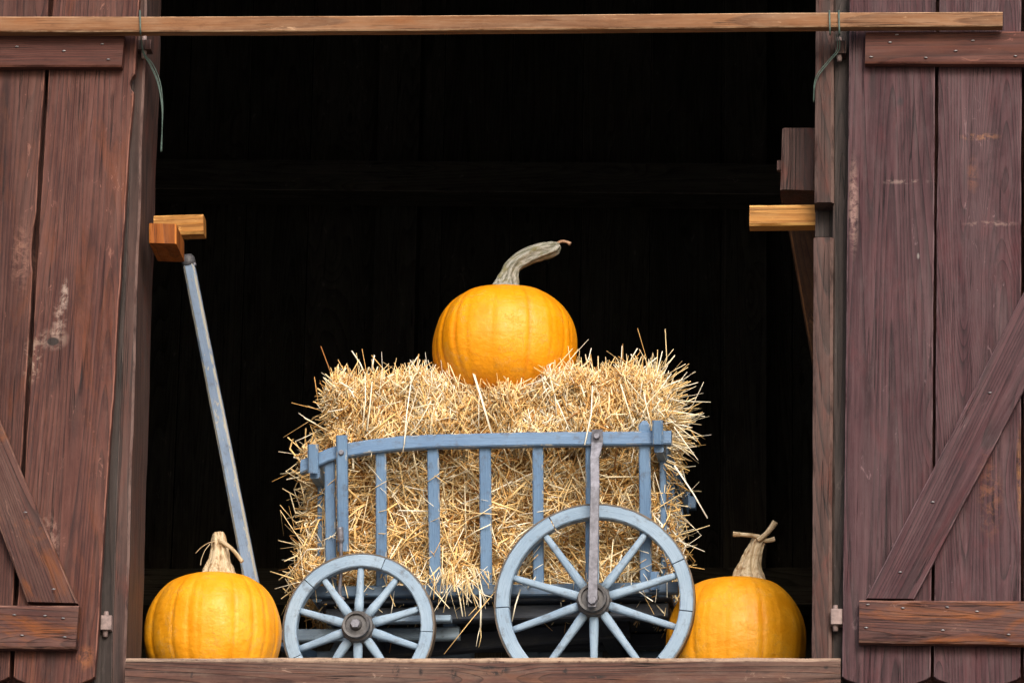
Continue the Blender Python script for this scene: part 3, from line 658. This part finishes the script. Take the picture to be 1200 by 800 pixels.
def bale(lo, hi, style, n, rr=.05):
    lo = np.array(lo); hi = np.array(hi); c = (lo+hi)/2; hf = (hi-lo)/2
    areas = {'front': hf[0]*hf[2]*4, 'back': hf[0]*hf[2]*1.0, 'left': hf[1]*hf[2]*3, 'right': hf[1]*hf[2]*4, 'top': hf[0]*hf[1]*2.2, 'bot': hf[0]*hf[1]*1.0}
    tot = sum(areas.values()); sets = []
    for face, ar in areas.items():
        k = int(n*ar/tot); q = rng.uniform(-1, 1, (k, 3))
        ax, sg = {'front': (1, -1), 'back': (1, 1), 'left': (0, -1), 'right': (0, 1), 'top': (2, 1), 'bot': (2, -1)}[face]
        q[:, ax] = sg; p = q*hf
        inner = np.clip(p, -(hf-rr), hf-rr); dv = p-inner; ln_ = np.linalg.norm(dv, axis=1, keepdims=True); nr = dv/np.maximum(ln_, 1e-6)
        p = inner + nr*rr
        # lumpy surface
        lump = .010*np.sin(p[:, :1]*31+p[:, 2:]*17) + .008*np.sin(p[:, :1]*13-p[:, 2:]*41+2) + .007*np.sin(p[:, 1:2]*37+p[:, :1]*57)
        p = p + nr*lump - nr*rng.uniform(.0, 1.0, (k, 1))**.8*.042
        rnd = rng.normal(size=(k, 3)); rnd -= nr*(rnd*nr).sum(1, keepdims=True); rnd /= np.linalg.norm(rnd, axis=1, keepdims=True)
        if style == 'upper':
            up = np.zeros((k, 3)); up[:, 2] = 1
            t = rnd*.62 + up*rng.choice([-1, 1], (k, 1))*.85
            o_ = {'front': .28, 'back': .3, 'left': .32, 'right': .50, 'top': .30, 'bot': .2}[face]
            d = t + nr*(o_*rng.uniform(.1, 2.0, (k, 1)))
            ln = rng.gamma(3.0, .0125, k)+.013; wd = rng.uniform(.0011, .0028, k)
            if face == 'right': ln *= 1.35
        else:
            t = rnd; t[:, 2] *= rng.uniform(.4, 1.9, k)
            o_ = {'front': .14, 'back': .2, 'left': .28, 'right': .22, 'top': .2, 'bot': .25}[face]
            d = t + nr*(o_*rng.uniform(-.3, 2.0, (k, 1)))
            ln = rng.gamma(3.2, .022, k)+.024; wd = rng.uniform(.0014, .0036, k)
        w1 = (p + c)*np.array([[23, 19, 27]]); ang = 2.2*np.sin(w1[:, 0]+1.3*np.sin(w1[:, 2])) + 1.7*np.sin(w1[:, 2]*1.3+w1[:, 1]+.9*np.sin(w1[:, 0]*1.7))
        e1 = np.cross(nr, np.array([[.3, .9, .2]])); e1 /= np.linalg.norm(e1, axis=1, keepdims=True); e2 = np.cross(nr, e1)
        coh = e1*np.cos(ang)[:, None] + e2*np.sin(ang)[:, None]
        d = d/np.linalg.norm(d, axis=1, keepdims=True)*(1.0 if style == 'upper' else .9) + coh*(.35 if style == 'upper' else .75)*rng.choice([-1, 1], (k, 1))
        d /= np.linalg.norm(d, axis=1, keepdims=True)
        fat = rng.random(k) < .12; wd[fat] *= 1.45
        long_ = rng.random(k) < .06; ln[long_] *= 1.9; thin = rng.random(k) < .25; ln[thin] *= .5
        ln = np.minimum(ln, .19)
        bend = rng.normal(size=(k, 3))*(.09 if style == 'upper' else .17)
        p0 = p - d*(ln*rng.uniform(.25, .75, k) if style != 'upper' else ln*rng.uniform(.2, .6, k))[:, None]
        # keep stalks of the front face from running through the slats
        tn = tone(k); cl = np.sin((p[:, 0]+c[0])*19+2*np.sin((p[:, 2]+c[2])*23))*np.sin((p[:, 2]+c[2])*29+p[:, 1]*21); tn = np.clip(tn + cl*.13, 0, 1)
        sets.append((p0 + c, d, ln, wd, bend, tn))
    return sets
def corebox(lo, hi, parent, ins=.026):
    lo = Vector(lo)+Vector((ins,)*3); hi = Vector(hi)-Vector((ins,)*3)
    m = MB(); nx, nz = 40, 20
    m.box(lo, hi, ch=.03); return m.build('bale_core', M['core'], parent)
xl_ = L(352, 640, -.2).x; xr_ = L(774, 640, -.2).x; zlo = zb+.0; zmid = L(600, 515, -.2).z; zhi = L(600, 437, -.25).z
b1 = ((xl_+.0, -.215, zb+.005), (xr_, .215, zmid+.01)); b2 = ((L(376, 470, -.28).x, -.285, zmid-.03), (L(771, 470, -.28).x, .12, zhi))
def to_world_obj(o): o.location = CART; o.rotation_euler = (0, 0, RZ)
def make_bale(b, style, n, label, extra=None):
    root = empty('straw_bale', CART + RM @ Vector(((b[0][0]+b[1][0])/2, (b[0][1]+b[1][1])/2, b[0][2])), RZ)
    tag(root, label, 'straw bale', 'straw bales stacked in the cart')
    off = np.array([(b[0][0]+b[1][0])/2, (b[0][1]+b[1][1])/2, b[0][2]])
    sets = bale(np.array(b[0])-off, np.array(b[1])-off, style, n)
    if extra:
        for s_ in extra: s_[0][:] -= off
        sets += extra
    o = straw_mesh('straw', sets, None, M['straw'], None, 0); o.parent = root; o['kind'] = 'stuff'
    corebox(tuple(np.array(b[0])-off), tuple(np.array(b[1])-off), root); return root
def picked(lst):                                         # single stalks the photo shows clearly: (x0,y0,x1,y1,yl0,yl1,width)
    p0 = []; d = []; ln = []; wd = []; tn = []
    for x0, y0, x1, y1, ya, yb_, w_ in lst:
        a = L(x0, y0, ya); b = L(x1, y1, yb_); p0.append(a); d.append(b-a); ln.append((b-a).length); wd.append(w_); tn.append(random.uniform(.88, 1.0) if w_ > .0026 else random.uniform(.4, 1.0))
    n = len(lst); return (np.array([tuple(p) for p in p0]), np.array([tuple(p) for p in d]), np.array(ln), np.array(wd), rng.normal(size=(n, 3))*.03, np.array(tn))
hang = []
for _ in range(120):                                     # wisps under the bale
    x = random.gauss(540, 22) if random.random() < .5 else random.uniform(365, 795)
    l_ = random.gammavariate(2.0, 9)+5; an_ = random.gauss(math.pi/2, .55); y_ = 676+random.uniform(-14, 8)
    ya_ = -.258-random.uniform(0, .012); hang.append((x, y_, x+math.cos(an_)*l_, y_+abs(math.sin(an_))*l_, ya_, ya_-random.uniform(0, .03), random.uniform(.0010, .0026)))
hang += [(533, 680, 542, 722, -.264, -.27, .0028), (536, 685, 553, 706, -.264, -.27, .0026), (548, 676, 562, 712, -.264, -.27, .003), (562, 690, 563, 735, -.264, -.27, .0036), (563, 733, 558, 757, -.26, -.26, .0022), (563, 733, 561, 758, -.26, -.262, .0022),
         (562, 694, 577, 700, -.265, -.28, .0024), (561, 708, 549, 721, -.26, -.27, .0016), (508, 670, 508, 702, -.28, -.28, .002), (519, 640, 518, 690, -.29, -.28, .002), (592, 655, 578, 694, -.29, -.28, .002), (597, 660, 590, 694, -.29, -.28, .002),
         (462, 692, 458, 720, -.25, -.26, .002), (610, 690, 600, 728, -.27, -.27, .0028), (745, 690, 765, 704, -.25, -.30, .0028), (352, 640, 326, 633, -.12, -.14, .0018), (345, 690, 330, 720, -.1, -.1, .002)]
low_long = []
for _ in range(150):
    x = random.uniform(350, 775); y = random.uniform(530, 680); a_ = random.uniform(0, math.pi); l_ = random.uniform(25, 65)
    low_long.append((x, y, x+math.cos(a_)*l_, y+math.sin(a_)*l_, -.232, -.240, random.uniform(.0014, .0026)))
for x_ in (446, 507, 568, 630, 756, 388, 405):          # a few stalks lie over the slats
    for _ in range(5):
        y = random.uniform(540, 670); a_ = random.uniform(-.9, .9); l_ = random.uniform(10, 26); xx = x_ + random.uniform(-8, 8)
        yl = lad(xx, y).y - .018; low_long.append((xx-math.cos(a_)*l_, y-math.sin(a_)*l_, xx+math.cos(a_)*l_*.6, y+math.sin(a_)*l_*.6, yl+.03, yl, random.uniform(.0012, .0022)))
low_long = [q for q in low_long if 360 < q[2] < 800 and 525 < q[3] < 695]
up_long = [(474, 520, 483, 440, -.355, -.30, .0022), (472, 530, 490, 455, -.362, -.31, .0026), (553, 432, 576, 508, -.30, -.33, .0032), (430, 505, 436, 447, -.31, -.30, .0026), (428, 440, 425, 500, -.30, -.31, .002), (562, 455, 561, 500, -.31, -.31, .002),
           (685, 521, 694, 452, -.362, -.31, .0032), (652, 468, 668, 505, -.31, -.32, .0024), (727, 450, 743, 500, -.31, -.32, .003), (735, 445, 755, 470, -.30, -.31, .002), (447, 475, 470, 470, -.31, -.315, .002), (505, 470, 480, 510, -.31, -.32, .002),
           (790, 545, 829, 607, -.30, -.30, .0022), (785, 468, 833, 471, -.24, -.24, .0026), (780, 480, 826, 488, -.24, -.24, .0022), (790, 500, 818, 539, -.27, -.27, .0026), (782, 490, 817, 517, -.27, -.27, .0026), (776, 455, 795, 446, -.2, -.2, .0022), (742, 437, 770, 419, -.2, -.2, .0024),
           (726, 432, 729, 405, -.22, -.22, .0026), (736, 430, 747, 408, -.22, -.22, .0024), (686, 428, 693, 408, -.22, -.22, .0024), (376, 425, 345, 516, -.1, -.15, .0002), (346, 517, 372, 505, -.2, -.2, .0024), (370, 496, 350, 484, -.2, -.2, .0022),
           (428, 440, 412, 411, -.2, -.2, .0022), (436, 434, 439, 416, -.2, -.2, .0024), (480, 432, 491, 416, -.2, -.2, .0024)]
up_long = [(*q[:6], q[6]*1.35) for q in up_long]
N_PICK = len(up_long)
for _ in range(55):                                      # ragged right shoulder
    y = random.uniform(430, 545); x = 776 + 22*math.sin((y-425)/120*math.pi); l_ = random.uniform(10, 32); a_ = R(-55 + (y-430)*.9 + random.uniform(-22, 22))
    up_long.append((x-6, y, x+math.cos(a_)*l_, y+math.sin(a_)*l_, -.24, -.25, random.uniform(.0012, .0026)))
make_bale(b1, 'lower', 23000, 'lower straw bale of long tangled stalks, behind the blue slats', [picked(hang), picked(low_long)])
make_bale(b2, 'upper', 34000, 'upper straw bale of short bristling stalks, above the rail and under the pumpkin', [picked([q for q in up_long if q[6] > .001])])

# ------------------------------------------------------------------ pumpkins
def pumpkin(loc, rx, height, seed, mat, label, stem_mat_, stems, nrib=22, depth=.026, squash=1.0, tips=()):
    rd = random.Random(seed); root = empty('pumpkin', loc); tag(root, label, 'pumpkin', 'ripe pumpkins on show')
    nu, nv = 200, 72; an = sorted([(i+rd.uniform(-.38, .38))/nrib*2*math.pi for i in range(nrib)]); dp = [rd.uniform(.2, .9) for _ in an]; wdt = [rd.uniform(.018, .040) for _ in an]
    V = []; rb = []
    for j in range(nv+1):
        phi = math.pi*j/nv
        for i in range(nu):
            th = 2*math.pi*i/nu; g = 0; bl = 0
            for a, d, w_ in zip(an, dp, wdt):
                q = abs((th-a+math.pi) % (2*math.pi)-math.pi); g = max(g, d*math.exp(-(q/w_)**2)); 
            s_ = math.sin(phi); cz = math.cos(phi)
            lob = .018*math.sin(th*3+seed)+.010*math.sin(th*5+seed*2)+.007*math.sin(th*9+seed*3)+.004*math.sin(th*17+seed)
            r = rx*(abs(s_)**.86)*(1+lob-depth*g*s_)
            nn = mnoise.noise(Vector((math.cos(th)*s_*2.2+seed, math.sin(th)*s_*2.2, cz*2.2)))*.022
            r *= 1+nn
            zz = height/2*(1 + math.copysign(abs(cz)**.92, cz)) 
            if cz > 0: zz -= height*.09*math.exp(-(s_/.30)**2)
            else: zz += height*.06*math.exp(-(s_/.35)**2)
            V.append((r*math.cos(th), r*math.sin(th)*squash, zz)); rb.append(g)
    F = [(j*nu+i, j*nu+(i+1) % nu, (j+1)*nu+(i+1) % nu, (j+1)*nu+i) for j in range(nv) for i in range(nu)]
    me = bpy.data.meshes.new('shell'); me.from_pydata(V, [], F); me.polygons.foreach_set('use_smooth', [True]*len(F))
    a_ = me.attributes.new('rib', 'FLOAT', 'POINT'); a_.data.foreach_set('value', np.array(rb, 'f'))
    import bmesh
    bm = bmesh.new(); bm.from_mesh(me); bmesh.ops.remove_doubles(bm, verts=bm.verts, dist=1e-5); bmesh.ops.recalc_face_normals(bm, faces=bm.faces); bm.to_mesh(me); bm.free()
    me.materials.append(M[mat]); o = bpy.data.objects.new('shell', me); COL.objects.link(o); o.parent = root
    Lc = Vector(loc); m = MB()
    for pts, rad, ridged in stems:
        pp = smooth([P(x, y, Y)-Lc for x, y, Y in pts], 6); n_ = len(pp); rr = np.interp(np.linspace(0, 1, n_), np.linspace(0, 1, len(rad)), rad)
        ph_ = rd.uniform(0, 6)
        sh = (lambda th, t: 1.0 + .34*(abs(math.cos(3*th+ph_))**.8 - .6) + .06*math.cos(11*th+ph_*2+t*3) + .03*math.sin(t*19+2*th) + .02*math.sin(t*47-3*th)) if ridged else None
        m.tube(pp, list(rr), 48 if ridged else 8, sh, twist=4 if ridged else 0)
    s_ = m.build('stem', M[stem_mat_], root)
    if tips:
        m = MB()
        for pts, rad in tips: pp = smooth([P(x, y, Y)-Lc for x, y, Y in pts], 5); m.tube(pp, list(np.interp(np.linspace(0, 1, len(pp)), np.linspace(0, 1, len(rad)), rad)), 10)
        m.build('stem_tip', M['stemtip'], s_)
    return root
# top one sits on the bale, behind its front edge
YTP = .66; c_ = P(592, 405, YTP); rr_ = (P(676, 405, YTP)-P(508, 405, YTP)).length/2; hh = rr_*2*.92
hh *= .94; pumpkin((c_.x, YTP, c_.z-.005-hh*.50), rr_, hh, 3, 'pumpkin', 'orange pumpkin with a long curved grey green stem, on top of the straw bale', 'stemgreen',
        [([(592, 341, YTP), (595, 328, YTP), (600, 314, YTP), (612, 304, YTP), (630, 296, YTP), (646, 292, YTP), (656, 287, YTP)], [.046, .033, .024, .021, .020, .021, .022, .020, .018, .007], True)],
        tips=[([(652, 286, YTP), (658, 283, YTP), (664, 283.5, YTP), (668.5, 286, YTP)], [.0045, .004, .0035, .006])])
YLP = .50; c_ = P(251, 752, YLP); rr_ = (P(330.5, 752, YLP)-P(172, 752, YLP)).length/2; hh = P(251, 669, YLP).z - FLOOR
pumpkin((c_.x, YLP, FLOOR-.001), rr_, hh*.995, 11, 'pumpkin2', 'yellow orange pumpkin with a short pale stem, on the sill beside the small front wheel', 'stemtan',
        [([(256, 676, YLP), (256.5, 662, YLP), (257.5, 648, YLP), (257, 636, YLP), (256, 624, YLP)], [.050, .036, .027, .022, .020, .018, .013], True),
         ([(258, 634, YLP-.02), (264, 637, YLP-.025), (273, 644, YLP-.03), (284, 658, YLP-.03)], [.006, .006, .005, .0055], False),
         ([(252, 634, YLP-.02), (244, 636, YLP-.02), (236, 641, YLP-.02), (229, 648, YLP-.02)], [.002, .0012, .001, .0008], False),
         ([(246, 637, YLP-.02), (240, 645, YLP-.02), (236, 655, YLP-.02), (235, 662, YLP-.02)], [.0012, .0009, .0009, .0008], False)], nrib=20)
YRP = .66; c_ = P(863.5, 752, YRP); rr_ = (P(946, 752, YRP)-P(781, 752, YRP)).length/2; hh = P(863, 674, YRP).z - FLOOR
pumpkin((c_.x, YRP, FLOOR-.001), rr_, hh*.995, 23, 'pumpkin2', 'smooth orange pumpkin with a forked dry stem, half behind the large rear wheel', 'stemtan',
        [([(877, 682, YRP), (878, 668, YRP), (882, 652, YRP), (887, 639, YRP), (892, 629, YRP)], [.050, .038, .028, .022, .019, .017, .013], True),
         ([(890, 629, YRP-.015), (880, 627, YRP-.02), (868, 626, YRP-.02), (859, 625.5, YRP-.02)], [.007, .006, .006, .008], False),
         ([(888, 633, YRP-.02), (897, 626, YRP-.02), (904, 618, YRP-.02), (908.5, 611.5, YRP-.02)], [.008, .007, .008, .009], False),
         ([(892, 632, YRP-.01), (900, 633, YRP-.01), (908, 631, YRP-.01)], [.006, .006, .007], False)], nrib=22)
print('meshes', len(bpy.data.objects))
